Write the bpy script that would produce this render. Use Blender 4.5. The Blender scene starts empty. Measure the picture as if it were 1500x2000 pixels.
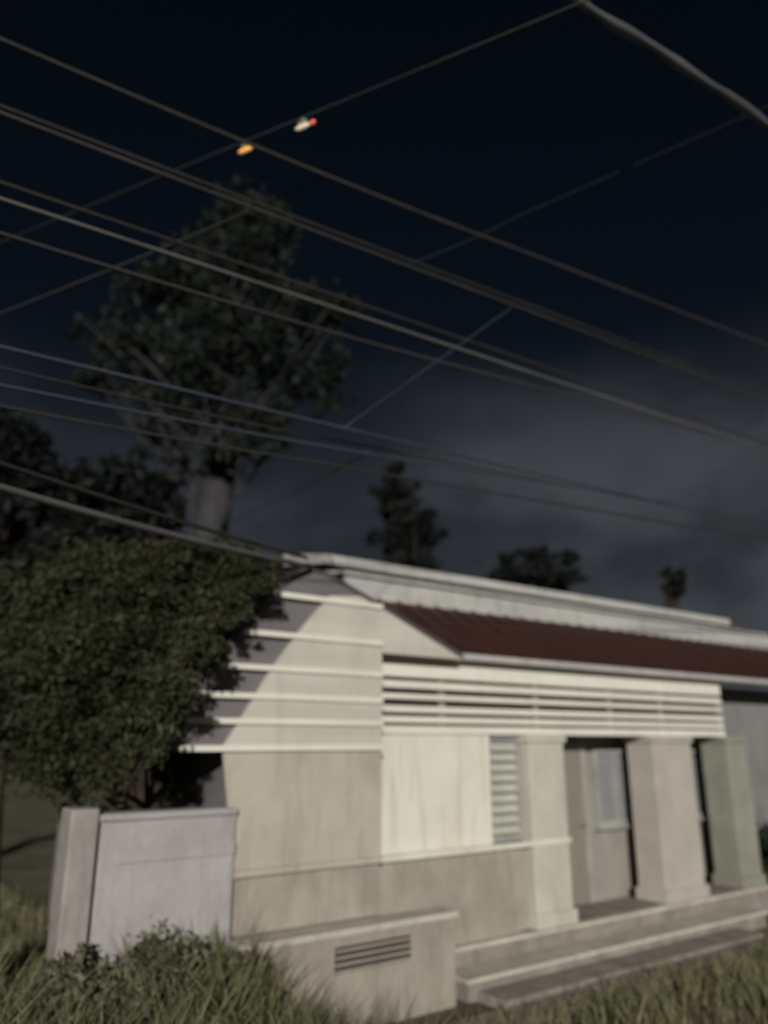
import bpy, bmesh, math, random
import numpy as np
from mathutils import Vector, Matrix

random.seed(7); rng = np.random.default_rng(7)
scene = bpy.context.scene
col = scene.collection

# ------------------------------------------------------------------ camera
EYE = 2.4                                   # eye height above the yard (seen from a raised road)
TILT = math.atan(450 / 1500)                # looking up
cd = bpy.data.cameras.new('camera'); cam = bpy.data.objects.new('camera', cd); col.objects.link(cam)
cam.location = (0, 0, EYE)
cam.rotation_euler = (math.pi / 2 + TILT, 0, 0)
cd.sensor_fit = 'VERTICAL'; cd.sensor_height = 36; cd.lens = 27
cd.clip_start = 0.05; cd.clip_end = 2000
cd.dof.use_dof = True; cd.dof.focus_distance = 3.0; cd.dof.aperture_fstop = 0.75
scene.camera = cam

# ------------------------------------------------------------------ light
SUN_EL, SUN_AZ = math.radians(15), math.radians(1)      # the light comes from behind the camera, slightly from the right
src = Vector((math.sin(SUN_AZ) * math.cos(SUN_EL), -math.cos(SUN_AZ) * math.cos(SUN_EL), math.sin(SUN_EL)))
sd = bpy.data.lights.new('sun', 'SUN'); sun = bpy.data.objects.new('sun', sd); col.objects.link(sun)
sd.energy = 3.6; sd.angle = math.radians(1.5); sd.color = (1.0, 0.965, 0.90)
sun.rotation_euler = src.to_track_quat('Z', 'Y').to_euler(); sun.location = (2, -10, 8)

w = bpy.data.worlds.new('World'); scene.world = w; w.use_nodes = True
nt = w.node_tree; nt.nodes.clear()
N = lambda t, tree=nt: tree.nodes.new(t)
sky = N('ShaderNodeTexSky'); sky.sky_type = 'NISHITA'; sky.sun_disc = False
sky.sun_elevation = SUN_EL; sky.sun_rotation = math.pi - SUN_AZ; sky.air_density = 1.0; sky.dust_density = 0.6
hsv = N('ShaderNodeHueSaturation'); hsv.inputs['Saturation'].default_value = 1.15; hsv.inputs['Value'].default_value = 0.0027
nt.links.new(sky.outputs[0], hsv.inputs['Color'])
tc = N('ShaderNodeTexCoord'); sp = N('ShaderNodeSeparateXYZ'); nt.links.new(tc.outputs['Generated'], sp.inputs[0])
mp = N('ShaderNodeMapping'); mp.inputs['Scale'].default_value = (1.0, 1.0, 1.7); mp.inputs['Location'].default_value = (0.35, 0.2, 0.1)
nt.links.new(tc.outputs['Generated'], mp.inputs[0])
no = N('ShaderNodeTexNoise'); no.inputs['Scale'].default_value = 2.6; no.inputs['Detail'].default_value = 7; no.inputs['Roughness'].default_value = 0.5
nt.links.new(mp.outputs[0], no.inputs['Vector'])
r1 = N('ShaderNodeMapRange'); r1.interpolation_type = 'SMOOTHSTEP'
for k, v in zip(('From Min', 'From Max', 'To Min', 'To Max'), (0.40, 0.60, 0.30, 1.0)): r1.inputs[k].default_value = v
nt.links.new(no.outputs['Fac'], r1.inputs['Value'])
r2 = N('ShaderNodeMapRange'); r2.interpolation_type = 'SMOOTHSTEP'      # the cloud bank lies low in the sky
for k, v in zip(('From Min', 'From Max', 'To Min', 'To Max'), (0.30, 0.50, 1.0, 0.0)): r2.inputs[k].default_value = v
nt.links.new(sp.outputs['Z'], r2.inputs['Value'])
r3 = N('ShaderNodeMapRange'); r3.interpolation_type = 'SMOOTHSTEP'      # thicker towards the right
for k, v in zip(('From Min', 'From Max', 'To Min', 'To Max'), (-0.3, 0.12, 0.5, 1.0)): r3.inputs[k].default_value = v
nt.links.new(sp.outputs['X'], r3.inputs['Value'])
m1 = N('ShaderNodeMath'); m1.operation = 'MULTIPLY'; nt.links.new(r1.outputs[0], m1.inputs[0]); nt.links.new(r2.outputs[0], m1.inputs[1])
m2 = N('ShaderNodeMath'); m2.operation = 'MULTIPLY'; nt.links.new(m1.outputs[0], m2.inputs[0]); nt.links.new(r3.outputs[0], m2.inputs[1])
mx = N('ShaderNodeMix'); mx.data_type = 'RGBA'; nt.links.new(m2.outputs[0], mx.inputs[0]); nt.links.new(hsv.outputs[0], mx.inputs[6])
mx.inputs[7].default_value = (0.053, 0.057, 0.067, 1)
bg = N('ShaderNodeBackground'); bg.inputs['Strength'].default_value = 1.0; nt.links.new(mx.outputs[2], bg.inputs['Color'])
wo = N('ShaderNodeOutputWorld'); nt.links.new(bg.outputs[0], wo.inputs['Surface'])

vs = scene.view_settings; vs.view_transform = 'Standard'; vs.look = 'None'; vs.exposure = 0; vs.gamma = 1

# ------------------------------------------------------------------ geometry of the place
def ray(x, y):                                # direction of a point of the 1500 x 2000 photograph
    r, up, f = x - 750.0, 1000.0 - y, 1500.0
    return Vector((r, f * math.cos(TILT) - up * math.sin(TILT), f * math.sin(TILT) + up * math.cos(TILT)))
CAM = Vector((0, 0, EYE))
def at(x, y, Y):                              # the point Y metres ahead
    d = ray(x, y); return CAM + d * (Y / d.y)
def ground(x, y, z=0.0):
    d = ray(x, y); return CAM + d * ((z - EYE) / d.z)
ANG = math.atan2(1566, 2150)                  # the house and the wires run this way
U = Vector((math.cos(ANG), math.sin(ANG), 0)); W = Vector((-U.y, U.x, 0))
P0 = ground(1400, 1800); T0 = P0.dot(W)
def on_w(x, y, p):                            # the point on the upright plane p metres towards the house
    d = ray(x, y); return CAM + d * (p / d.dot(W))
def sz(x, y, t):                              # house coordinates (along, up) on the plane of depth t
    p = on_w(x, y, T0 + t); return (p.dot(U) - P0.dot(U), p.z)
def H(s, t, z=0.0): return P0 + U * s + W * t + Vector((0, 0, z))
def to_st(p): q = p - P0; return q.dot(U), q.dot(W)

# ------------------------------------------------------------------ materials
def mat(name, c1, c2=None, rough=0.8, scale=2.0, bump=0.15, bscale=40.0, spec=0.3, stretch=(1, 1, 1), island=0.0, transl=0.0, stain=None, stain_amt=0.5):
    m = bpy.data.materials.new(name); m.use_nodes = True
    t = m.node_tree; b = t.nodes['Principled BSDF']
    b.inputs['Roughness'].default_value = rough; b.inputs['Specular IOR Level'].default_value = spec
    tcn = t.nodes.new('ShaderNodeTexCoord'); mpn = t.nodes.new('ShaderNodeMapping'); mpn.inputs['Scale'].default_value = stretch
    t.links.new(tcn.outputs['Object'], mpn.inputs[0])
    if c2 is None: c2 = tuple(v * 0.75 for v in c1)
    n = t.nodes.new('ShaderNodeTexNoise'); n.inputs['Scale'].default_value = scale; n.inputs['Detail'].default_value = 8; n.inputs['Roughness'].default_value = 0.62
    t.links.new(mpn.outputs[0], n.inputs['Vector'])
    cr = t.nodes.new('ShaderNodeValToRGB'); cr.color_ramp.elements[0].position = 0.35; cr.color_ramp.elements[1].position = 0.65
    cr.color_ramp.elements[0].color = (*c2, 1); cr.color_ramp.elements[1].color = (*c1, 1)
    fac = n.outputs['Fac']
    if island:
        g = t.nodes.new('ShaderNodeNewGeometry'); a = t.nodes.new('ShaderNodeMath'); a.operation = 'MULTIPLY_ADD'
        a.inputs[1].default_value = island; t.links.new(g.outputs['Random Per Island'], a.inputs[0])
        s = t.nodes.new('ShaderNodeMath'); s.operation = 'SUBTRACT'; s.inputs[1].default_value = island / 2
        t.links.new(fac, s.inputs[0]); t.links.new(s.outputs[0], a.inputs[2]); fac = a.outputs[0]
    t.links.new(fac, cr.inputs['Fac']); out = cr.outputs['Color']
    if stain:
        n3 = t.nodes.new('ShaderNodeTexNoise'); n3.inputs['Scale'].default_value = 1.6; n3.inputs['Detail'].default_value = 10; n3.inputs['Roughness'].default_value = 0.7
        mp3 = t.nodes.new('ShaderNodeMapping'); mp3.inputs['Scale'].default_value = (3.5, 3.5, 0.45); t.links.new(tcn.outputs['Object'], mp3.inputs[0]); t.links.new(mp3.outputs[0], n3.inputs['Vector'])
        rr = t.nodes.new('ShaderNodeMapRange'); rr.inputs['From Min'].default_value = 0.5; rr.inputs['From Max'].default_value = 0.78; rr.inputs['To Max'].default_value = stain_amt
        t.links.new(n3.outputs['Fac'], rr.inputs['Value'])
        mm = t.nodes.new('ShaderNodeMix'); mm.data_type = 'RGBA'; t.links.new(rr.outputs[0], mm.inputs[0]); t.links.new(out, mm.inputs[6]); mm.inputs[7].default_value = (*stain, 1)
        out = mm.outputs[2]
    t.links.new(out, b.inputs['Base Color'])
    if bump:
        n2 = t.nodes.new('ShaderNodeTexNoise'); n2.inputs['Scale'].default_value = bscale; n2.inputs['Detail'].default_value = 5
        t.links.new(mpn.outputs[0], n2.inputs['Vector'])
        bp = t.nodes.new('ShaderNodeBump'); bp.inputs['Strength'].default_value = bump; bp.inputs['Distance'].default_value = 0.02
        t.links.new(n2.outputs['Fac'], bp.inputs['Height']); t.links.new(bp.outputs[0], b.inputs['Normal'])
    if transl:
        tr = t.nodes.new('ShaderNodeBsdfTranslucent'); t.links.new(out, tr.inputs['Color'])
        ms = t.nodes.new('ShaderNodeMixShader'); ms.inputs[0].default_value = transl
        t.links.new(b.outputs[0], ms.inputs[1]); t.links.new(tr.outputs[0], ms.inputs[2]); t.links.new(ms.outputs[0], t.nodes['Material Output'].inputs['Surface'])
    return m
def emit(name, c, s):
    m = bpy.data.materials.new(name); m.use_nodes = True; b = m.node_tree.nodes['Principled BSDF']
    b.inputs['Base Color'].default_value = (*c, 1); b.inputs['Emission Color'].default_value = (*c, 1); b.inputs['Emission Strength'].default_value = s
    return m

M = {}
M['cream_dimmed'] = mat('dimmed_cream_boards', (0.53, 0.51, 0.45), (0.45, 0.43, 0.37), 0.7, 1.4, 0.12, 30, stretch=(0.35, 1, 2.5), stain=(0.30, 0.28, 0.23), stain_amt=0.5)  # darker copy of the cream, weaker light on the wing put into the colour
M['cream'] = mat('cream_paint', (0.70, 0.68, 0.60), (0.63, 0.605, 0.52), 0.65, 1.6, 0.12, 30, stain=(0.36, 0.32, 0.25), stain_amt=0.7)
M['white'] = mat('white_board_paint', (0.74, 0.72, 0.64), (0.66, 0.63, 0.55), 0.55, 3, 0.1, 30, stretch=(0.3, 1, 3), stain=(0.45, 0.42, 0.36), stain_amt=0.4)
M['lilac'] = mat('lilac_paint_falloff', (0.165, 0.155, 0.16), (0.12, 0.113, 0.118), 0.8, 2, 0.12, 30, stretch=(0.4, 1, 2))  # on the gable this grey carries the light fading to the left
M['beige'] = mat('dull_beige_plaster', (0.46, 0.42, 0.355), (0.37, 0.335, 0.28), 0.85, 1.7, 0.25, 26, stain=(0.22, 0.19, 0.16), stain_amt=0.55)
M['mauve'] = mat('mauve_grey_plaster', (0.37, 0.335, 0.285), (0.285, 0.255, 0.215), 0.9, 2.2, 0.3, 26, stain=(0.13, 0.115, 0.10), stain_amt=0.6)
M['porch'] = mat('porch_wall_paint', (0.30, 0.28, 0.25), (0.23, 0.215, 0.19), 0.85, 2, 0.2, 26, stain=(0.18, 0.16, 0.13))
M['green_white'] = mat('greenish_white_dimmed', (0.52, 0.51, 0.44), (0.44, 0.43, 0.37), 0.7, 2, 0.15, 26, stain=(0.28, 0.28, 0.2))  # greenish tone, lowered for the light falling off along the porch
M['pink_white'] = mat('pinkish_white_dimmed', (0.44, 0.41, 0.36), (0.37, 0.345, 0.30), 0.7, 2, 0.15, 26, stain=(0.28, 0.24, 0.2))  # pinkish tone, lowered further for the same light fall-off
M['green_grey'] = mat('green_grey_dimmed', (0.29, 0.285, 0.24), (0.225, 0.225, 0.185), 0.75, 2, 0.15, 26, stain=(0.15, 0.16, 0.11))  # darkest pillar tone, fall-off at the right end put into the colour
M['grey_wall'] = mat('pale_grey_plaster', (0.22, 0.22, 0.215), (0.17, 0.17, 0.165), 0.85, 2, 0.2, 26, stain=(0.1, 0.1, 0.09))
M['red'] = mat('maroon_roof_sheet', (0.058, 0.023, 0.019), (0.04, 0.016, 0.0135), 0.6, 3, 0.1, 30, stretch=(3, 0.4, 1), stain=(0.07, 0.04, 0.03))
M['pale_metal'] = mat('pale_roof_trim', (0.47, 0.465, 0.44), (0.38, 0.375, 0.355), 0.6, 2, 0.08, 30, stretch=(0.5, 2, 2), stain=(0.16, 0.15, 0.13), stain_amt=0.6)
M['grey_roof'] = mat('grey_roof_sheet', (0.085, 0.078, 0.078), (0.06, 0.055, 0.055), 0.65, 3, 0.1, 30, stain=(0.07, 0.045, 0.035))
M['dark'] = mat('dark_gap_shade', (0.055, 0.05, 0.044), None, 0.9, 3, 0.1)  # shade inside vent openings and the ridge gap, given as a dark colour
M['soffit'] = mat('soffit_board', (0.30, 0.28, 0.24), None, 0.8, 3, 0.1)
M['concrete'] = mat('worn_concrete', (0.30, 0.27, 0.24), (0.20, 0.18, 0.16), 0.9, 3.5, 0.4, 30, stain=(0.11, 0.10, 0.08), stain_amt=0.7)
M['nosing'] = mat('pale_step_edge', (0.55, 0.52, 0.45), (0.42, 0.39, 0.33), 0.85, 4, 0.3, 30, stain=(0.22, 0.2, 0.16), stain_amt=0.6)
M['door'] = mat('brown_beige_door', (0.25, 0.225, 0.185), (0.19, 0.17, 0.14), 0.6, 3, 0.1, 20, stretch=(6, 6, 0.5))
M['frame'] = mat('window_frame_paint', (0.34, 0.335, 0.31), None, 0.6, 3, 0.05)
M['pane'] = mat('curtained_glass', (0.25, 0.25, 0.26), (0.20, 0.20, 0.205), 0.25, 1.5, 0.0, spec=0.5, stretch=(8, 8, 0.6))
M['metal'] = mat('dull_metal', (0.25, 0.24, 0.22), None, 0.4, 5, 0.0)
M['wood'] = mat('brown_wood', (0.16, 0.085, 0.05), (0.10, 0.055, 0.035), 0.7, 4, 0.15, 30, stretch=(1, 6, 6))
M['garden_wall'] = mat('pale_weathered_wall', (0.40, 0.385, 0.375), (0.31, 0.295, 0.285), 0.9, 2.0, 0.35, 22, stain=(0.16, 0.14, 0.12), stain_amt=0.7)
M['garden_wall_post'] = mat('pinkish_wall_post', (0.33, 0.305, 0.29), (0.24, 0.22, 0.205), 0.9, 2.5, 0.35, 22, stain=(0.12, 0.10, 0.09), stain_amt=0.7)
M['cable'] = mat('grey_cable', (0.05, 0.0475, 0.046), (0.034, 0.032, 0.031), 0.6, 1.2, 0.0)
M['cable_dark'] = mat('dark_cable', (0.036, 0.033, 0.031), (0.025, 0.023, 0.022), 0.7, 1.2, 0.0)
M['cable_blue'] = mat('blue_grey_cable', (0.05, 0.056, 0.075), (0.034, 0.038, 0.052), 0.6, 1.2, 0.0)
M['cable_pale'] = mat('pale_cable', (0.125, 0.122, 0.117), (0.08, 0.079, 0.076), 0.6, 1.2, 0.0)
M['cable_cool'] = mat('cool_grey_cable', (0.115, 0.12, 0.13), (0.07, 0.074, 0.082), 0.6, 1.2, 0.0)
M['bark'] = mat('pale_bark', (0.048, 0.047, 0.05), (0.03, 0.029, 0.031), 0.95, 3, 0.5, 14, stretch=(2, 2, 0.6))
M['bark_dark'] = mat('dark_bark', (0.05, 0.035, 0.027), (0.03, 0.022, 0.018), 0.95, 3, 0.5, 14, stretch=(2, 2, 0.6))
LEAF = dict(rough=0.6, bump=0.0, island=0.5, transl=0.35, spec=0.2)
M['leaf_olive'] = mat('olive_leaf', (0.068, 0.072, 0.036), (0.042, 0.046, 0.025), scale=1.1, **LEAF)
M['leaf_green'] = mat('mid_green_leaf', (0.055, 0.068, 0.036), (0.026, 0.034, 0.02), scale=1.1, **LEAF)
M['leaf_tall'] = mat('dim_green_leaf', (0.026, 0.034, 0.025), (0.017, 0.023, 0.018), scale=0.5, **LEAF)
M['leaf_dark'] = mat('dark_leaf', (0.016, 0.02, 0.017), (0.008, 0.01, 0.009), scale=0.6, **LEAF)
M['leaf_yard'] = mat('yard_shrub_leaf', (0.21, 0.20, 0.125), (0.12, 0.125, 0.08), scale=1.5, **LEAF)
M['grass'] = mat('grass_blade', (0.26, 0.24, 0.14), (0.15, 0.16, 0.082), scale=0.7, **LEAF)
M['soil'] = mat('dry_earth_and_turf', (0.17, 0.145, 0.10), (0.085, 0.082, 0.05), 0.95, 0.9, 0.6, 12)

# ------------------------------------------------------------------ mesh helpers
def obj(name, verts, faces, m, parent=None, smooth=False):
    me = bpy.data.meshes.new(name); me.from_pydata([tuple(v) for v in verts], [], faces); me.update()
    if smooth: me.polygons.foreach_set('use_smooth', [True] * len(me.polygons))
    me.materials.append(m)
    o = bpy.data.objects.new(name, me); col.objects.link(o)
    if parent: o.parent = parent
    return o
def tag(o, label=None, cat=None, group=None, kind=None):
    if label: o['label'] = label
    if cat: o['category'] = cat
    if group: o['group'] = group
    if kind: o['kind'] = kind
    return o
def thing(name, label, cat, loc=(0, 0, 0), rz=0.0, group=None):
    o = bpy.data.objects.new(name, None); col.objects.link(o); o.location = loc; o.rotation_euler = (0, 0, rz); o.empty_display_size = 0.2
    return tag(o, label, cat, group)
class MB:
    def __init__(self): self.v, self.f = [], []
    def box(self, x0, x1, y0, y1, z0, z1, bev=0.0):
        bm = bmesh.new(); bmesh.ops.create_cube(bm, size=1)
        for v in bm.verts: v.co = Vector(((x0 + x1) / 2 + v.co.x * (x1 - x0), (y0 + y1) / 2 + v.co.y * (y1 - y0), (z0 + z1) / 2 + v.co.z * (z1 - z0)))
        if bev: bmesh.ops.bevel(bm, geom=bm.edges[:], offset=bev, segments=2, profile=0.5, affect='EDGES')
        self.bm(bm); return self
    def bm(self, bm):
        k = len(self.v); bm.verts.index_update(); self.v += [v.co.copy() for v in bm.verts]
        self.f += [tuple(k + q.index for q in f.verts) for f in bm.faces]; bm.free()
    def prism(self, poly, y0, y1):                 # polygon in x, z extruded along y
        k = len(self.v); n = len(poly)
        self.v += [Vector((x, y0, z)) for x, z in poly] + [Vector((x, y1, z)) for x, z in poly]
        self.f += [tuple(k + i for i in range(n)), tuple(k + n + i for i in reversed(range(n)))]
        self.f += [(k + i, k + n + i, k + n + (i + 1) % n, k + (i + 1) % n) for i in range(n)]
        return self
    def prism_x(self, poly, x0, x1):               # polygon in y, z extruded along x
        k = len(self.v); n = len(poly)
        self.v += [Vector((x0, y, z)) for y, z in poly] + [Vector((x1, y, z)) for y, z in poly]
        self.f += [tuple(k + i for i in range(n)), tuple(k + n + i for i in reversed(range(n)))]
        self.f += [(k + i, k + n + i, k + n + (i + 1) % n, k + (i + 1) % n) for i in range(n)]
        return self
    def tube(self, pts, rad, sides=7):
        pts = [Vector(p) for p in pts]; rad = rad if isinstance(rad, (list, tuple)) else [rad] * len(pts); k = len(self.v); prev = None
        for i, p in enumerate(pts):
            d = (pts[min(i + 1, len(pts) - 1)] - pts[max(i - 1, 0)]).normalized()
            a = (prev - d * prev.dot(d)).normalized() if prev else d.orthogonal().normalized()
            prev = a; b = d.cross(a)
            self.v += [p + (a * math.cos(q) + b * math.sin(q)) * rad[i] for q in (2 * math.pi * j / sides for j in range(sides))]
        for i in range(len(pts) - 1):
            for j in range(sides):
                j2 = (j + 1) % sides; self.f.append((k + i * sides + j, k + i * sides + j2, k + (i + 1) * sides + j2, k + (i + 1) * sides + j))
        self.f.append(tuple(k + j for j in reversed(range(sides)))); self.f.append(tuple(k + (len(pts) - 1) * sides + j for j in range(sides)))
        return self
    def build(self, name, m, parent=None, smooth=False):
        bm = bmesh.new(); vs_ = [bm.verts.new(v) for v in self.v]
        for f in self.f:
            try: bm.faces.new([vs_[i] for i in f])
            except ValueError: pass
        bmesh.ops.recalc_face_normals(bm, faces=bm.faces[:])
        me = bpy.data.meshes.new(name); bm.to_mesh(me); bm.free()
        if smooth: me.polygons.foreach_set('use_smooth', [True] * len(me.polygons))
        me.materials.append(m); o = bpy.data.objects.new(name, me); col.objects.link(o)
        if parent: o.parent = parent
        return o
def box(name, x0, x1, y0, y1, z0, z1, m, parent, bev=0.006): return MB().box(x0, x1, y0, y1, z0, z1, bev).build(name, m, parent)

# ------------------------------------------------------------------ ground
def hgt(x, y): return 0.03 * math.sin(x * 1.3 + 0.4) * math.cos(y * 0.9) + 0.02 * math.sin(x * 3.1 + y * 2.3)
gx = [-900, -300, -100, -40] + [i * 0.5 for i in range(-40, 41)] + [40, 100, 300, 900]
gy = [-300, -60, -10] + [i * 0.5 for i in range(0, 61)] + [45, 80, 200, 900]
gv, gf = [], []
for y in gy:
    for x in gx:
        s, t = to_st(Vector((x, y, 0)))
        f = 0.0 if (-8.5 < s < 6.5 and -2.3 < t < 8) else 1.0
        gv.append((x, y, -0.03 + f * hgt(x, y)))
nx = len(gx)
for j in range(len(gy) - 1):
    for i in range(nx - 1): gf.append((j * nx + i, j * nx + i + 1, (j + 1) * nx + i + 1, (j + 1) * nx + i))
tag(obj('ground', gv, gf, M['soil'], smooth=True), kind='structure')
ap = MB(); random.seed(3)
for i in range(9):                                           # cast paving bays in front of the steps
    ap.box(-7.35 + i * 1.15, -7.35 + i * 1.15 + 1.13, -1.32 + random.uniform(-0.06, 0.06), -0.93, -0.1, 0.03 + random.uniform(-0.012, 0.012), 0.015)
o = ap.build('path', M['concrete']); o.location = P0; o.rotation_euler = (0, 0, ANG); tag(o, kind='structure')

# ------------------------------------------------------------------ the house
house = thing('house', 'small pale single-storey house with maroon roof, steep gable and pillared porch', 'house', P0, ANG)
TW = -0.22                                                    # the gable wing stands this far forward
SL = -7.55                                                    # left corner
box('wall', -5.97, -4.22, 0.0, 0.18, 0.36, 2.50, M['cream'], house)
lw = MB().box(-5.96, -3.9, -0.04, 0.0, 0.36, 1.24).build('wainscot', M['mauve'], house)
box('ledge', -5.98, -3.03, -0.12, -0.04, 1.24, 1.30, M['cream'], house)
# window beside the first pillar
wf = MB().box(-4.22, -3.70, 0.04, 0.10, 1.30, 1.36).box(-4.22, -3.70, 0.04, 0.10, 2.44, 2.50).box(-4.22, -4.17, 0.04, 0.10, 1.36, 2.44).box(-3.75, -3.70, 0.04, 0.10, 1.36, 2.44)
win = MB().box(-4.17, -3.75, 0.07, 0.09, 1.36, 2.44).build('window', M['pane'], house)
wf.build('frame', M['frame'], win)
lv = MB()
for i in range(9):
    z = 1.42 + i * 0.115; k = len(lv.v); lv.box(-4.165, -3.755, -0.006, 0.006, -0.045, 0.045)
    R = Matrix.Rotation(math.radians(-35), 3, 'X')
    for q in range(k, len(lv.v)): p = R @ lv.v[q]; lv.v[q] = Vector((p.x, p.y + 0.045, p.z + z))
lv.build('louvre', M['green_white'], win)
box('wall', -4.22, -3.70, 0.0, 0.14, 0.36, 1.235, M['mauve'], house)
# pillars
def pillar(s0, s1, m):
    c = box('pillar', s0, s1, -0.10, 0.34, 0.36, 2.475, m, house, 0.012)
    box('pillar_base', s0 - 0.035, s1 + 0.035, -0.135, 0.375, 0.362, 0.52, m, c, 0.012)
    box('pillar_cap', s0 - 0.03, s1 + 0.03, -0.13, 0.37, 2.40, 2.478, m, c, 0.01)
    return c
pillar(-3.66, -3.05, M['green_white']); pillar(-1.22, -0.32, M['pink_white']); pillar(0.62, 1.17, M['green_grey'])  # pillars darken rightward by colour, standing in for light fall-off
# slatted band above the porch
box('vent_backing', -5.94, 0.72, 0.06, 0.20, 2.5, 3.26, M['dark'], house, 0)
zb = [3.300, 3.095, 3.055, 2.975, 2.915, 2.855, 2.785, 2.715, 2.675, 2.605, 2.575, 2.485]
for i in range(0, 12, 2):
    b = MB().box(-5.96, 0.74 + 0.0, -0.03, 0.045, zb[i + 1], zb[i], 0.006)
    b.build('slat', M['white'], house)
for s in (-4.9, -3.35, -1.9, -0.75):
    box('vent_strut', s - 0.05, s + 0.05, 0.047, 0.058, 2.5, 3.26, M['soffit'], house, 0)
box('lintel', -5.96, 0.9, 0.05, 0.30, 2.483, 2.497, M['white'], house, 0)
# porch: floor, back wall, door, windows
box('porch_floor', -5.97, 1.25, -0.02, 0.62, 0.0, 0.352, M['concrete'], house, 0.01)
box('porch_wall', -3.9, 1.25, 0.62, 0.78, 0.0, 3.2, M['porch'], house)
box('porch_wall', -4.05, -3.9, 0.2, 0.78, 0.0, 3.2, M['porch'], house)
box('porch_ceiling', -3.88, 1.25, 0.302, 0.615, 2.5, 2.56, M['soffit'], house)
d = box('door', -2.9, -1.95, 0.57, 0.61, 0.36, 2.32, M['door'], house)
dp = MB()
for a, b2 in ((0.55, 1.15), (1.3, 2.15)):
    for q in (-2.8, -2.38): dp.box(q, q + 0.30, 0.555, 0.57, a, b2, 0.006)
dp.build('door_panel', M['door'], d)
MB().tube([(-2.0, 0.55, 1.33), (-2.0, 0.51, 1.33), (-2.1, 0.505, 1.33)], 0.012).build('handle', M['metal'], d)
MB().box(-3.0, -2.9, 0.56, 0.615, 0.36, 2.40, 0.004).box(-1.95, -1.86, 0.56, 0.615, 0.36, 2.40, 0.004).box(-2.9, -1.95, 0.56, 0.615, 2.32, 2.40, 0.004).build('door_frame', M['frame'], d)
def window(s0, s1, z0, z1, t):
    p = MB().box(s0, s1, t - 0.03, t - 0.02, z0, z1).build('window', M['pane'], house)
    f = MB().box(s0 - 0.06, s1 + 0.06, t - 0.06, t, z0 - 0.07, z0).box(s0 - 0.06, s1 + 0.06, t - 0.06, t, z1, z1 + 0.07).box(s0 - 0.06, s0, t - 0.06, t, z0, z1).box(s1, s1 + 0.06, t - 0.06, t, z0, z1)
    mid = (s0 + s1) / 2; f.box(mid - 0.025, mid + 0.025, t - 0.055, t - 0.03, z0, z1)
    f.build('frame', M['frame'], p)
    box('sill', s0 - 0.1, s1 + 0.1, t - 0.12, t, z0 - 0.11, z0 - 0.07, M['frame'], p, 0.004)
    g = MB()
    for i in range(1, 6): z = z0 + (z1 - z0) * i / 6; g.box(s0, s1, t - 0.052, t - 0.040, z - 0.008, z + 0.008)
    g.build('grille', M['frame'], p)
window(-1.62, -0.85, 1.35, 2.25, 0.617)
window(0.2, 0.9, 1.35, 2.25, 0.617)
# steps
for z1, t1, m in ((0.354, -0.10, 'a'), (0.175, -0.50, 'b')):
    st = box('step', -5.2 if m == 'a' else -5.1, 1.3 if m == 'a' else 0.4, t1, -0.021 if m == 'a' else -0.101, -0.05, z1 - 0.045, M['concrete'], house, 0.008)
    box('nosing', -5.23 if m == 'a' else -5.13, 1.33 if m == 'a' else 0.43, t1 - 0.03, -0.021 if m == 'a' else -0.101, z1 - 0.044, z1, M['nosing'], st, 0.012)
st = box('step', -5.0, -0.4, -0.90, -0.501, -0.05, 0.06, M['concrete'], house, 0.01)
# lower wall of the wing with its dark crawl-space vent
P = lambda x, y: sz(x, y, TW)
fw = MB().box(SL, -5.25, TW - 0.28, TW - 0.005, -0.05, 0.74, 0.015).build('foundation', M['mauve'], house)
box('coping', SL - 0.03, -5.22, TW - 0.31, TW - 0.005, 0.741, 0.80, M['nosing'], house, 0.012)
a0, a1 = sz(655, 1775, TW - 0.28), sz(800, 1775, TW - 0.28)
vt = box('vent', a0[0], min(a1[0], -5.45), TW - 0.292, TW - 0.281, 0.45, 0.66, M['dark'], house, 0)
vg = MB()
for i in range(4): vg.box(a0[0], min(a1[0], -5.45), TW - 0.31, TW - 0.293, 0.46 + i * 0.055, 0.478 + i * 0.055)
vg.build('louvre', M['mauve'], vt)
box('wing_wall', SL, -5.97, TW, TW + 0.2, 0.80, 1.27, M['mauve'], house)
box('ledge', SL - 0.01, -5.98, TW - 0.06, TW + 0.1, 1.271, 1.33, M['beige'], house)
# gable wall of the wing
rake_l = [P(*q) for q in ((345, 1468), (360, 1405), (385, 1355), (425, 1298), (475, 1232), (545, 1160), (600, 1115))]
rake_r = [P(*q) for q in ((640, 1128), (742, 1186), (905, 1288))]
z_low = rake_l[0][1]
MB().prism([(SL, 1.331), (SL, z_low)] + rake_l + rake_r[:2] + [(-5.97, 1.331)], TW + 0.002, TW + 0.2).build('gable_wall', M['lilac'], house)  # dimming at the left edge painted as a darker wall colour
br = [(-7.52, 1.331), (P(432, 1470)), P(470, 1400), P(525, 1310), P(580, 1235), P(640, 1165), P(700, 1166), P(742, 1190), P(900, 1289), (-5.0, 3.305), (-5.975, 3.305), (-5.975, 2.36), ]
up = MB().prism([(br[1][0], 2.36)] + br[2:], TW - 0.045, TW).build('gable_cladding', M['cream_dimmed'], house)
MB().prism([(SL - 0.002, 1.332), (br[1][0], 2.358), (-5.975, 2.358), (-5.975, 1.332)], TW - 0.035, TW).build('wing_plaster', M['beige'], house)
def left_at(z):                                                  # the rake's left edge at height z
    for (s0, z0), (s1, z1) in zip(rake_l, rake_l[1:]):
        if z0 <= z <= z1: return s0 + (s1 - s0) * (z - z0) / max(z1 - z0, 1e-6)
    return rake_l[-1][0]
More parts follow.
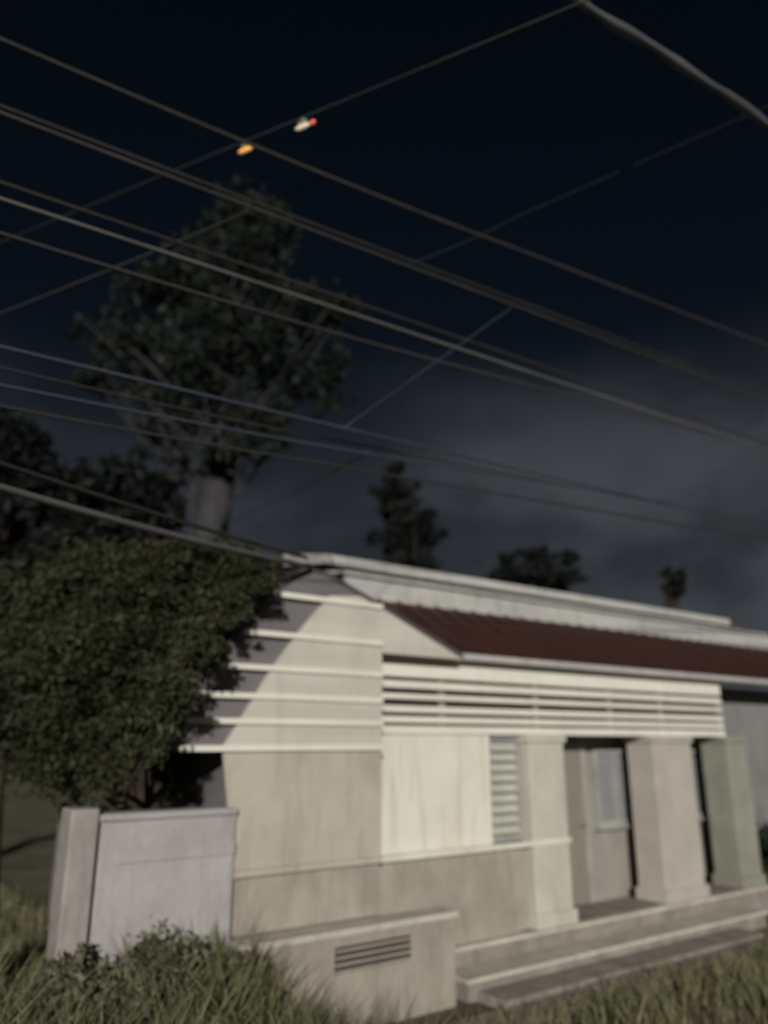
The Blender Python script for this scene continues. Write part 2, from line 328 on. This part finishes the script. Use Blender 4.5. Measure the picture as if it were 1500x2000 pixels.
for (x, y) in ((545, 1163), (475, 1235), (425, 1300), (385, 1356), (360, 1407), (345, 1462)):
    z = P(x, y)[1]; r = -5.975 if z < 3.85 else P(700, 1180)[0]
    MB().box(left_at(max(z, z_low + 0.001)), r, TW - 0.075, TW - 0.046, z - 0.027, z + 0.027, 0.006).build('siding_board', M['white'], house)
# rakes of the gable and its roof running back
top = rake_l + rake_r
def offs(poly, d):
    out = []
    for i, p in enumerate(poly):
        a, b2 = Vector(poly[max(i - 1, 0)]), Vector(poly[min(i + 1, len(poly) - 1)]); t_ = (b2 - a).normalized(); out.append((p[0] - t_.y * d, p[1] + t_.x * d))
    return out
MB().prism(offs(top, 0.003) + offs(top, 0.055)[::-1], TW + 0.006, 2.6).build('gable_roof', M['grey_roof'], house)
# other walls closing the body
MB().box(SL, SL + 0.18, TW + 0.201, 5.4, 0.0, 2.5).build('wall', M['lilac'], house)
MB().box(SL, 4.6, 5.401, 5.58, 0.0, 3.2).build('wall', M['grey_wall'], house)
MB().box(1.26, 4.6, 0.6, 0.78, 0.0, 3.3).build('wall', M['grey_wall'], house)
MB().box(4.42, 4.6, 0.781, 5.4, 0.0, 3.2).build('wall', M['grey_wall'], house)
# roof: maroon slope, then a raised pale ridge in two courses
E_T, E_Z, PITCH = -0.17, 3.365, 0.60
RZ = lambda t: E_Z + (t - E_T) * PITCH
RL, RR = -5.9, 5.2
rf = MB().prism_x([(E_T, E_Z), (1.25, RZ(1.25)), (1.25, RZ(1.25) - 0.06), (E_T, E_Z - 0.05)], RL, RR)
k = 0
while RL + 0.25 + k * 0.33 < RR:
    s = RL + 0.25 + k * 0.33; k += 1
    rf.prism_x([(E_T - 0.01, E_Z + 0.003), (E_T - 0.01, E_Z + 0.028), (1.24, RZ(1.24) + 0.026), (1.24, RZ(1.24) + 0.003)], s, s + 0.035)
roof = rf.build('roof', M['red'], house)
rb = MB().prism_x([(2.6, 4.9), (5.9, 3.1), (5.9, 3.04), (2.6, 4.84)], SL, RR).build('back_roof', M['red'], house)
box('fascia', RL, RR, E_T - 0.035, E_T - 0.004, 3.315, 3.385, M['pale_metal'], house, 0.006)
box('soffit', RL, RR, E_T - 0.003, 0.06, 3.302, 3.316, M['soffit'], house, 0)
z0 = RZ(1.25)
box('ridge_course', -5.5, 4.9, 1.20, 1.26, z0 - 0.05, z0 + 0.24, M['pale_metal'], house, 0.01)
MB().prism_x([(1.14, z0 + 0.243), (1.14, z0 + 0.285), (1.62, z0 + 0.36), (1.62, z0 + 0.32)], -5.55, 4.7).build('ridge_flashing', M['pale_metal'], house)
box('ridge_shadow_strip', -5.45, 4.6, 1.56, 1.60, z0 + 0.30, z0 + 0.52, M['dark'], house, 0)  # dark strip painted for the shadow between the pale ridge courses
MB().prism_x([(1.46, z0 + 0.43), (1.46, z0 + 0.55), (2.65, z0 + 0.78), (2.65, z0 + 0.60)], -5.62, 3.9).build('ridge_cap', M['pale_metal'], house)

# low garden wall continuing the house front to the left
gw = thing('garden_wall', 'low pale weathered garden wall running left from the house corner', 'wall', H(-9.0, -0.2), ANG)
g0 = sz(170, 1590, -0.2); zt = sz(265, 1585, -0.2)[1]
L0 = g0[0] + 9.08; L1 = SL - 0.02 + 9.0
MB().box(L0, L1, -0.09, 0.09, -0.1, zt - 0.06, 0.015).build('wall_panel', M['garden_wall'], gw)
MB().box(L0 - 0.02, L1, -0.12, 0.12, zt - 0.059, zt, 0.015).build('coping', M['garden_wall'], gw)
MB().box(L0 - 0.24, L0 - 0.021, -0.15, 0.15, -0.1, zt + 0.05, 0.02).build('wall_post', M['garden_wall_post'], gw)
bandz = zt - 0.28
MB().box(L0 + 0.15, L1, -0.105, -0.091, bandz - 0.1, bandz, 0.006).build('wall_band', M['garden_wall'], gw)

# ------------------------------------------------------------------ trees and shrubs
def leaves_mesh(name, blobs, n, size, m, parent, origin, clip=None, flat=0.0, gap=0.35, seed=1):
    rg = np.random.default_rng(seed); vol = np.array([b[1][0] * b[1][1] * b[1][2] for b in blobs]) ** (2 / 3); cnt = np.maximum(1, (n * vol / vol.sum())).astype(int)
    C = []
    for (c, r), k in zip(blobs, cnt):
        # leaves gather in twig clumps spread over the crown
        nc = max(6, k // 26)
        d = rg.normal(size=(nc, 3)); d /= np.linalg.norm(d, axis=1)[:, None]
        rad = rg.random(nc) ** 0.45 * (0.75 + 0.45 * rg.random(nc))
        cc = np.array(c) + d * rad[:, None] * np.array(r)
        idx = rg.integers(0, nc, k)
        C.append(cc[idx] + rg.normal(size=(k, 3)) * np.array(r) * 0.13)
    C = np.concatenate(C)
    if clip is not None: C = C[clip(C)]
    n = len(C)
    a = rg.normal(size=(n, 3)); a[:, 2] -= 0.4; a /= np.linalg.norm(a, axis=1)[:, None]
    b = np.cross(a, rg.normal(size=(n, 3))); b /= np.linalg.norm(b, axis=1)[:, None]
    s = size * (0.6 + 0.8 * rg.random(n))[:, None]
    nn = np.cross(a, b)
    V = np.stack([C - a * s, C + b * s * 0.42 + nn * s * 0.12, C + a * s, C - b * s * 0.42 + nn * s * 0.12], 1).reshape(-1, 3) - np.array(origin)
    me = bpy.data.meshes.new(name); me.vertices.add(4 * n); me.vertices.foreach_set('co', V.ravel())
    me.loops.add(4 * n); me.loops.foreach_set('vertex_index', np.arange(4 * n, dtype=np.int32))
    me.polygons.add(n); me.polygons.foreach_set('loop_start', np.arange(0, 4 * n, 4, dtype=np.int32)); me.polygons.foreach_set('loop_total', np.full(n, 4, dtype=np.int32))
    me.update(calc_edges=True); me.materials.append(m)
    o = bpy.data.objects.new(name, me); col.objects.link(o); o.parent = parent
    return o
def pblob(x, y, Y, rx, ry, depth=None):          # a crown lobe seen at (x, y), Y metres ahead, its radii in photo pixels
    c = at(x, y, Y); k = (c - CAM).length / 1500 / (1 + ((x - 750) ** 2 + (y - 1000) ** 2) / 1500 ** 2) ** 0.5
    return ((c.x, c.y, c.z), (rx * k, (depth or (rx + ry) / 2) * k, ry * k))
def tree(name, label, cat, base, blobs, n, size, lm, bm_, r0, group=None, trunk_top=None, clip=None, seed=1, stems=1, limb=0.38):
    base = Vector(base); t = thing(name, label, cat, base, 0, group)
    rd = random.Random(seed); tb = MB()
    top = Vector(trunk_top) if trunk_top else Vector(max(blobs, key=lambda q: q[0][2])[0])
    for k in range(stems):
        b0 = Vector((rd.uniform(-0.2, 0.2), rd.uniform(-0.2, 0.2), -0.1)) * (1 if stems > 1 else 0) + Vector((0, 0, -0.1)); e = top - base
        mid = [b0.lerp(e, f) + Vector((rd.uniform(-1, 1), rd.uniform(-1, 1), 0)) * r0 * 0.6 * f for f in (0.25, 0.5, 0.75)]
        tb.tube([b0] + mid + [e], [r0 * 1.25, r0, r0 * 0.85, r0 * 0.6, r0 * 0.25], 9)
    for (c, r) in blobs:
        c = Vector(c) - base; f = min(0.85, max(0.3, 0.75 * c.z / max(e.z, 0.1))); s = Vector((0, 0, -0.1)).lerp(e, f)
        for q in range(3):
            g = c + Vector((rd.uniform(-1, 1) * r[0], rd.uniform(-1, 1) * r[1], rd.uniform(-0.3, 0.9) * r[2])) * 0.75
            m_ = s.lerp(g, 0.5) + Vector((rd.uniform(-1, 1), rd.uniform(-1, 1), rd.uniform(-0.6, 0.4))) * 0.12 * (g - s).length
            tb.tube([s, m_, g], [r0 * limb, r0 * limb * 0.5, r0 * limb * 0.12], 6)
    tb.build('trunk', bm_, t, True)
    leaves_mesh('crown', blobs, n, size, lm, t, base, clip, seed=seed)
    return t
# tall tree behind the house
Y1 = 21.0
b = [pblob(*q) for q in ((440, 520, Y1, 125, 110), (330, 600, Y1 + .5, 110, 90), (560, 620, Y1, 115, 85), (260, 700, Y1, 85, 75), (430, 690, Y1 - .8, 130, 95), (590, 745, Y1 + .3, 85, 75), (370, 800, Y1, 100, 60), (490, 830, Y1 - .4, 85, 65), (500, 430, Y1 + .8, 90, 70), (650, 690, Y1 + .5, 45, 45), (200, 640, Y1, 60, 45), (640, 600, Y1, 60, 40), (420, 880, Y1 - 1, 100, 40), (300, 870, Y1, 60, 35), (180, 740, Y1, 45, 40))]
bs = at(418, 1040, Y1); tree('tall_tree', 'tall dim green tree with pale trunk rising behind the left of the house', 'tree', (bs.x, bs.y, -0.03), b, 10500, 0.16, M['leaf_tall'], M['bark'], 0.62, trunk_top=at(440, 640, Y1), seed=4, limb=0.12)
# dark trees behind the shrubs at the left
Y2 = 15.5
b = [pblob(*q) for q in ((250, 960, Y2, 100, 55), (180, 985, Y2, 70, 60), (320, 1000, Y2, 60, 50), (230, 1080, Y2, 130, 70))]
bs = at(240, 1300, Y2); tree('dark_tree', 'round black-green tree beside the pale trunk, above the olive tree', 'tree', (bs.x, bs.y, -0.03), b, 5000, 0.15, M['leaf_dark'], M['bark_dark'], 0.16, 'dark trees at the left', seed=6)
Y2b = 18
b = [pblob(*q) for q in ((20, 890, Y2b, 120, 70), (-80, 950, Y2b, 120, 90), (80, 960, Y2b, 90, 70), (0, 1060, Y2b, 140, 90))]
bs = at(10, 1300, Y2b); tree('dark_tree', 'dark tree at the left edge of the view under the lowest wires', 'tree', (bs.x, bs.y, -0.03), b, 5000, 0.17, M['leaf_dark'], M['bark_dark'], 0.18, 'dark trees at the left', seed=8)
# trees beyond the roof
Y3 = 32
b = [pblob(*q) for q in ((780, 940, Y3, 34, 36), (765, 985, Y3, 50, 36), (800, 1030, Y3, 55, 45), (835, 1045, Y3, 40, 28), (770, 1060, Y3, 50, 30), (800, 1110, Y3, 60, 40))]
bs = at(795, 1300, Y3); tree('conifer', 'dark upright conifer standing up behind the left end of the roof', 'tree', (bs.x, bs.y, -0.03), b, 5000, 0.17, M['leaf_dark'], M['bark_dark'], 0.2, trunk_top=at(782, 915, Y3), seed=9)
b = [pblob(*q) for q in ((990, 1090, 30, 24, 16), (1050, 1088, 30, 34, 22), (1105, 1092, 30, 28, 14), (1050, 1130, 30, 80, 30))]
bs = at(1050, 1300, 30); tree('far_tree', 'low spreading dark treetop peeping over the middle of the roof', 'tree', (bs.x, bs.y, -0.03), b, 3000, 0.15, M['leaf_dark'], M['bark_dark'], 0.2, seed=10)
b = [pblob(*q) for q in ((1303, 1118, 28, 13, 17), (1329, 1122, 28, 12, 15), (1315, 1150, 28, 24, 22))]
bs = at(1315, 1300, 28); tree('far_tree', 'tiny two-lobed dark treetop peeping over the right of the roof', 'tree', (bs.x, bs.y, -0.03), b, 1500, 0.12, M['leaf_dark'], M['bark_dark'], 0.16, seed=11)
# small olive trees and shrubs at the left side of the house
RK = np.array(rake_l)
def off_house(C):
    q = C - np.array(P0); s = q @ np.array(U); t = q @ np.array(W); z = C[:, 2]
    edge = np.where(z < z_low - 0.05, SL, np.interp(z, RK[:, 1], RK[:, 0]))
    return (s < edge - 0.03) & ~((s > edge - 0.10) & (t > TW - 0.16)) & ~((s > L0 - 9.4) & (t > -0.42) & (t < -0.02) & (z < 1.8)) & ~((t < -0.3) & (z < 2.0)) & (s < -7.0)
Y4 = 7.5
b = [pblob(*q) for q in ((300, 1150, Y4, 110, 80), (170, 1130, Y4 + .3, 110, 75), (380, 1130, Y4 + .6, 80, 60), (230, 1270, Y4, 150, 100), (360, 1270, Y4 + .2, 95, 110), (110, 1250, Y4 + .3, 110, 100), (300, 1390, Y4 + .2, 95, 90), (160, 1400, Y4 + .4, 120, 90), (420, 1180, Y4 + .3, 70, 90), (470, 1120, Y4 + .2, 70, 60), (395, 1260, Y4, 60, 80), (350, 1380, Y4, 60, 80), (290, 1490, Y4 + .5, 110, 80), (150, 1500, Y4 + .6, 120, 70), (380, 1090, Y4 + .2, 90, 45))]
for x, y, rr in ((285, 1430, 60), (330, 1350, 55), (385, 1265, 55), (440, 1190, 50), (505, 1130, 42)):
    c = on_w(x, y, T0 + TW - 0.45); k = c.y / 1500; b.append(((c.x, c.y, c.z), (rr * k, rr * k, rr * k)))
bs = at(235, 1700, Y4 + .4); tree('olive_tree', 'bushy olive green tree crowding the left side of the house behind the garden wall', 'tree', (bs.x, bs.y, -0.03), b, 60000, 0.036, M['leaf_olive'], M['bark_dark'], 0.09, clip=off_house, seed=12, stems=3)
Y5 = 8.6
b = [pblob(*q) for q in ((20, 1180, Y5, 110, 90), (-80, 1250, Y5, 130, 120), (60, 1330, Y5, 100, 90), (-40, 1400, Y5, 120, 90), (60, 1420, Y5 + .3, 80, 70), (-160, 1330, Y5, 120, 130))]
bs = at(0, 1700, Y5); tree('olive_tree', 'dimmer olive green tree cut by the left edge of the view', 'tree', (bs.x, bs.y, -0.03), b, 22000, 0.052, M['leaf_green'], M['bark_dark'], 0.09, seed=13, stems=2)
def shrub(name, label, cx, cy, r, h, n, size, m, group=None, seed=1):
    base = Vector((cx, cy, -0.03)); t = thing(name, label, 'shrub', base, 0, group); rd = random.Random(seed)
    blobs = [((cx + rd.uniform(-.5, .5) * r, cy + rd.uniform(-.5, .5) * r, h * rd.uniform(0.35, 0.72)), (r * .6, r * .6, h * .33)) for _ in range(5)]
    tb = MB()
    for k in range(7):
        bl = rd.choice(blobs)[0]; g = Vector(bl) - base + Vector((rd.uniform(-.3, .3) * r, rd.uniform(-.3, .3) * r, rd.uniform(0, .2) * h))
        tb.tube([(rd.uniform(-.05, .05), rd.uniform(-.05, .05), -.02), g * 0.5 + Vector((0, 0, .1 * h)), g], [0.016, 0.011, 0.004], 5)
    tb.build('stem', M['bark_dark'], t)
    leaves_mesh('foliage', blobs, n, size, m, t, base, lambda C: C[:, 2] > 0.01, seed=seed)
G = 'low shrubs before the garden wall'
for i, (sx, tx, r, h, lab) in enumerate(((-8.85, -0.62, .36, .92, 'leftmost green shrub before the low garden wall'), (-8.25, -0.70, .42, 1.08, 'tallest green shrub, midway along the garden wall'), (-7.72, -0.80, .30, .82, 'green shrub hugging the house corner at the end of the garden wall'))):
    p = H(sx, tx); shrub('shrub', lab, p.x, p.y, r, h, 3200, 0.038, M['leaf_yard'], G, 20 + i)
p = H(2.0, -0.15); shrub('shrub', 'dark green shrub in front of the grey wall right of the porch', p.x, p.y, .55, 1.6, 3500, 0.06, M['leaf_green'], None, 31)
# distant trees that close the horizon
hb = []
rd = random.Random(5)
for i in range(46):
    x = -62 + i * 3.1; hb.append(((x, 46 + rd.uniform(-3, 3) + abs(x) * 0.1, rd.uniform(1.2, 2.2)), (2.6, 2.0, rd.uniform(1.6, 2.6))))
e = bpy.data.objects.new('tmp', None)
far = leaves_mesh('distant_trees', hb, 14000, 0.3, M['leaf_dark'], None, (0, 0, 0), seed=15)
tag(far, 'dark mass of distant trees closing the horizon behind the house', 'trees', None, 'stuff')

# ------------------------------------------------------------------ grass
n = 190000; rg = np.random.default_rng(2)
Yv = 2.6 + 19 * rg.random(n) ** 1.6; X = rg.uniform(-1, 1, n) * (5.0 + Yv * 0.45)
k_ = 26000; sx = rg.uniform(-11.5, -7.5, k_); tx = rg.uniform(-3.6, -0.32, k_)
X = np.concatenate([X, P0.x + sx * U.x + tx * W.x]); Yv = np.concatenate([Yv, P0.y + sx * U.y + tx * W.y]); n = len(X)
Q = np.stack([X, Yv], 1) - np.array([P0.x, P0.y]); S = Q @ np.array([U.x, U.y]); T = Q @ np.array([W.x, W.y])
cl = np.sin(X * 2.1 + 1.0) * np.sin(Yv * 2.7 + X * .6) + 0.6 * np.sin(X * 5.3 + Yv * 3.1) * np.sin(Yv * 4.7)
keep = ~((S > -7.6) & (S < 4.7) & (T > -1.0)) & ~((S > -7.35) & (S < 3.0) & (T > -1.25)) & ~((S < -7.5) & (S > L0 - 9.4) & (np.abs(T + .2) < .17)) & (rg.random(n) < np.clip(0.65 + 0.5 * cl, 0.2, 1))
X, Yv, cl, S, T = X[keep], Yv[keep], cl[keep], S[keep], T[keep]; n = len(X)
weed = np.clip((-7.45 - S) / 0.25, 0, 1) * np.clip((T + 4.2) / 1.5, 0, 1) * np.clip((0.1 - T) / 0.3, 0, 1)      # tall weeds at the left of the house corner
hh = (0.07 + 0.15 * rg.random(n) ** 1.6) * (0.85 + 0.4 * np.clip(cl, -.5, 1)) * (1.25 + 2.8 * weed)
th = rg.uniform(0, 2 * np.pi, n); wd = (0.006 + 0.006 * rg.random(n)) * (1 + 0.7 * weed); le = rg.uniform(0.2, 0.8, n) * hh; ph = rg.uniform(0, 2 * np.pi, n)
B = np.stack([X, Yv, np.full(n, -0.05)], 1); sd_ = np.stack([np.cos(th), np.sin(th), 0 * th], 1) * wd[:, None]; ln = np.stack([np.cos(ph) * le, np.sin(ph) * le, hh + 0.05], 1)
md = ln * np.array([0.35, 0.35, 0.6])
V = np.stack([B - sd_, B + sd_, B + md + sd_ * .7, B + md - sd_ * .7, B + ln], 1).reshape(-1, 3)
base5 = (np.arange(n) * 5)[:, None]
me = bpy.data.meshes.new('grass')
me.from_pydata([], [], [])
F4 = base5 + np.array([0, 1, 2, 3]); F3 = base5 + np.array([3, 2, 4])
me.vertices.add(5 * n); me.vertices.foreach_set('co', V.ravel())
li = np.concatenate([F4, F3], 1).ravel().astype(np.int32); me.loops.add(7 * n); me.loops.foreach_set('vertex_index', li)
ls = np.stack([np.arange(n) * 7, np.arange(n) * 7 + 4], 1).ravel().astype(np.int32); lt = np.tile([4, 3], n).astype(np.int32)
me.polygons.add(2 * n); me.polygons.foreach_set('loop_start', ls); me.polygons.foreach_set('loop_total', lt); me.update(calc_edges=True)
me.materials.append(M['grass']); go = bpy.data.objects.new('grass', me); col.objects.link(go)
tag(go, 'rough dry grass growing in patches in the front yard', 'grass', None, 'stuff')

# ------------------------------------------------------------------ wires
PW = 5.0                                             # the pole line runs between the road and the house
def wire_pts(px, p, ext_l=8.0, ext_r=30.0):
    P_ = [on_w(x, y, p) for x, y in px]; s = np.array([q.dot(U) for q in P_]); z = np.array([q.z for q in P_])
    c = np.polyfit(s, z, 2 if len(px) > 2 else 1)
    if len(c) == 3 and c[0] < 0.0005: c = np.array([0.0, *np.polyfit(s, z, 1)])
    zz = lambda q: np.polyval(c, q); dz = lambda q: np.polyval(np.polyder(c), q)
    ss = np.concatenate([[s[0] - ext_l], np.linspace(s[0], s[-1], 24), [s[-1] + ext_r * .4, s[-1] + ext_r]])
    out = []
    for q in ss:
        h_ = zz(q) if s[0] <= q <= s[-1] else (zz(s[0]) + dz(s[0]) * (q - s[0]) if q < s[0] else zz(s[-1]) + dz(s[-1]) * (q - s[-1]) * .9)
        out.append(U * q + W * p + Vector((0, 0, h_)))
    return out
WG = 'overhead wires along the road'
def wire(px, r, m, label, p=PW):
    o = MB().tube(wire_pts(px, p), r, 7).build('overhead_wire', m, None, True)
    return tag(o, label, 'wire', WG)
wire([(0, 78), (470, 270), (750, 392), (1000, 482)], 0.016, M['cable'], 'highest grey overhead wire, crossing just under the orange lamp', 5.0)
wire([(0, 203), (300, 325), (480, 393), (750, 483), (1000, 585)], 0.014, M['cable_dark'], 'upper wire of the close pair below the highest wire', 5.15)
wire([(0, 217), (300, 337), (500, 412), (800, 515), (1000, 597)], 0.015, M['cable'], 'lower, paler wire of the close pair below the highest wire', 5.0)
wire([(0, 355), (240, 440), (430, 500), (700, 590), (900, 662)], 0.012, M['cable_dark'], 'dim thin wire just above the palest middle wire', 5.15)
wire([(0, 387), (250, 470), (420, 525), (640, 597), (900, 682)], 0.013, M['cable_pale'], 'palest thin wire in the middle of the overhead wires', 5.0)
wire([(0, 455), (250, 532), (480, 600), (750, 677), (950, 730)], 0.012, M['cable'], 'grey wire just below the palest middle wire', 5.0)
wire([(0, 677), (250, 735), (450, 785), (670, 835), (800, 866)], 0.013, M['cable_blue'], 'brightest blue-grey wire, topmost of the four low wires', 5.0)
wire([(0, 717), (165, 755), (245, 774), (700, 868)], 0.008, M['cable_dark'], 'faintest hair-thin wire, second of the four low wires', 5.15)
wire([(0, 750), (240, 800), (475, 846), (700, 880), (1000, 932)], 0.011, M['cable_blue'], 'blue-grey wire third from the top of the four low wires', 5.0)
wire([(0, 793), (200, 830), (375, 862), (600, 900)], 0.010, M['cable_dark'], 'brownish wire, lowest of the four low wires', 5.0)
# service cables to the roof corner
E1, E2 = H(-5.5, 1.1, 4.45), H(-6.75, TW - 0.05, 4.1)
def sag(a, b2, s, k=20): return [a.lerp(b2, i / k) - Vector((0, 0, s * 4 * (i / k) * (1 - i / k))) for i in range(k + 1)]
def lead(a, b2, f): return [a + (a - b2) * f]
A1, A2, B1 = on_w(0, 905, 4.9), on_w(0, 952, 4.9), on_w(600, 1090, T0 + TW - 0.08)
B2 = on_w(606, 1106, T0 + TW - 0.08)
tag(MB().tube(lead(A1, B1, 1.2) + sag(A1, B1, 0.02), 0.018, 8).build('service_cable', M['cable_dark'], None, True), 'dim upper service cable running down to the peak of the gable', 'cable', 'service cables to the house')
tag(MB().tube(lead(A2, B2, 1.2) + sag(A2, B2, 0.03), 0.026, 8).build('service_cable', M['cable_pale'], None, True), 'thick pale lower service cable running down to the peak of the gable', 'cable', 'service cables to the house')
# thick bundled cable overhead at the top right
px = [(1080, -60), (1130, 2), (1200, 48), (1280, 92), (1340, 135), (1420, 185), (1500, 243), (1600, 300)]
pts = [on_w(x, y, 3.2) for x, y in px]; fine, rad = [], []
for i in range(len(pts) - 1):
    for k in range(6): fine.append(pts[i].lerp(pts[i + 1], k / 6))
d0, d1 = (fine[0] - fine[1]).normalized(), (fine[-1] - fine[-2]).normalized()
fine = [fine[0] + d0 * 6] + fine + [fine[-1] + d1 * 14]
rad = [0.032 + 0.02 * math.sin(i * 0.33) ** 2 for i in range(len(fine))]
tag(MB().tube(fine, rad, 9).build('bundled_cable', M['cable_cool'], None, True), 'thick wavy pale cable crossing the top right corner of the sky', 'cable')
# cables crossing the wires
def cross(px, label, r, m, ends=(3.0, 12.0), s=0.03):
    a, b2 = px; o = MB().tube(([a + (a - b2).normalized() * ends[0]] if ends[0] else []) + sag(a, b2, s) + ([b2 + (b2 - a).normalized() * ends[1]] if ends[1] else []), r, 7).build('crossing_cable', m, None, True)
    return tag(o, label, 'cable', 'cables crossing the overhead wires')
def hz(x, y, h): d = ray(x, y); return CAM + d * (h / d.z)
ca, cb = hz(0, 474, 5.4), hz(760, 160, 5.4)
cross((ca, cb), 'dark cable carrying the orange lamp and the white lamp, crossing the highest wire', 0.008, M['cable_dark'], (14, 12), 0.0)
cross((on_w(0, 612, 7.5), on_w(640, 344, 5.0)), 'faint cable rising from the left edge to the highest wire', 0.009, M['cable_dark'], (6, 0))
cross((on_w(672, 836, 5.0), on_w(1000, 600, 5.0)), 'faint cable slanting up right from the low wires to the close pair', 0.006, M['cable_blue'], (0, 0), 0.0)
cross((at(520, 985, 13.0), on_w(720, 882, 5.0)), 'pale short cable dropping left from the low wires toward the pale trunk', 0.011, M['cable'], (8, 0))
cross((on_w(800, 515, 5.0), hz(1005, 425, 5.2)), 'faint dark cable slanting up right from the close pair into black sky', 0.004, M['cable_dark'], (0, 14))
# the two lit lamps hanging on the crossing cable
def lamp(x, y, c, s, label, lx):
    f = (x - 0) / 760; best = min((ca.lerp(cb, i / 400) for i in range(401)), key=lambda p: abs(750 + 1500 * p.x / (p.y * math.cos(TILT) + (p.z - EYE) * math.sin(TILT)) - x))
    dirn = (cb - ca).normalized(); rz = math.atan2(dirn.y, dirn.x)
    t = thing('hanging_lamp', label, 'lamp', best + Vector((0, 0, -0.10)), rz, 'lit lamps on the crossing cable')
    MB().tube([(0, 0, 0.10), (0, 0, 0.055)], 0.008, 6).build('hook', M['metal'], t)
    MB().tube([(-0.05, 0, 0.045), (-0.035, 0, 0.045), (0.035, 0, 0.045), (0.05, 0, 0.045)], [0.012, 0.022, 0.022, 0.012], 10).build('socket', M['metal'], t, True)
    MB().tube([(-lx, 0, 0), (-lx * .8, 0, 0), (-lx * .4, 0, 0), (lx * .4, 0, 0), (lx * .8, 0, 0), (lx, 0, 0)], [0.004, 0.014, 0.02, 0.02, 0.014, 0.004], 12).build('bulb', emit('lamp_glow', c, s), t, True)
    return t
lamp(480, 275, (1.0, 0.50, 0.14), 0.5, 'small orange lamp lit where the dark cable crosses the highest wire', 0.085)
wl = lamp(592, 232, (0.8, 0.68, 0.52), 0.4, 'small white lamp with a red tip lit on the dark cable', 0.075)
MB().tube([(0.077, 0, 0), (0.09, 0, 0), (0.125, 0, 0.004), (0.135, 0, 0.004)], [0.004, 0.018, 0.018, 0.004], 10).build('red_tip', emit('red_glow', (0.9, 0.16, 0.07), 0.45), wl, True)
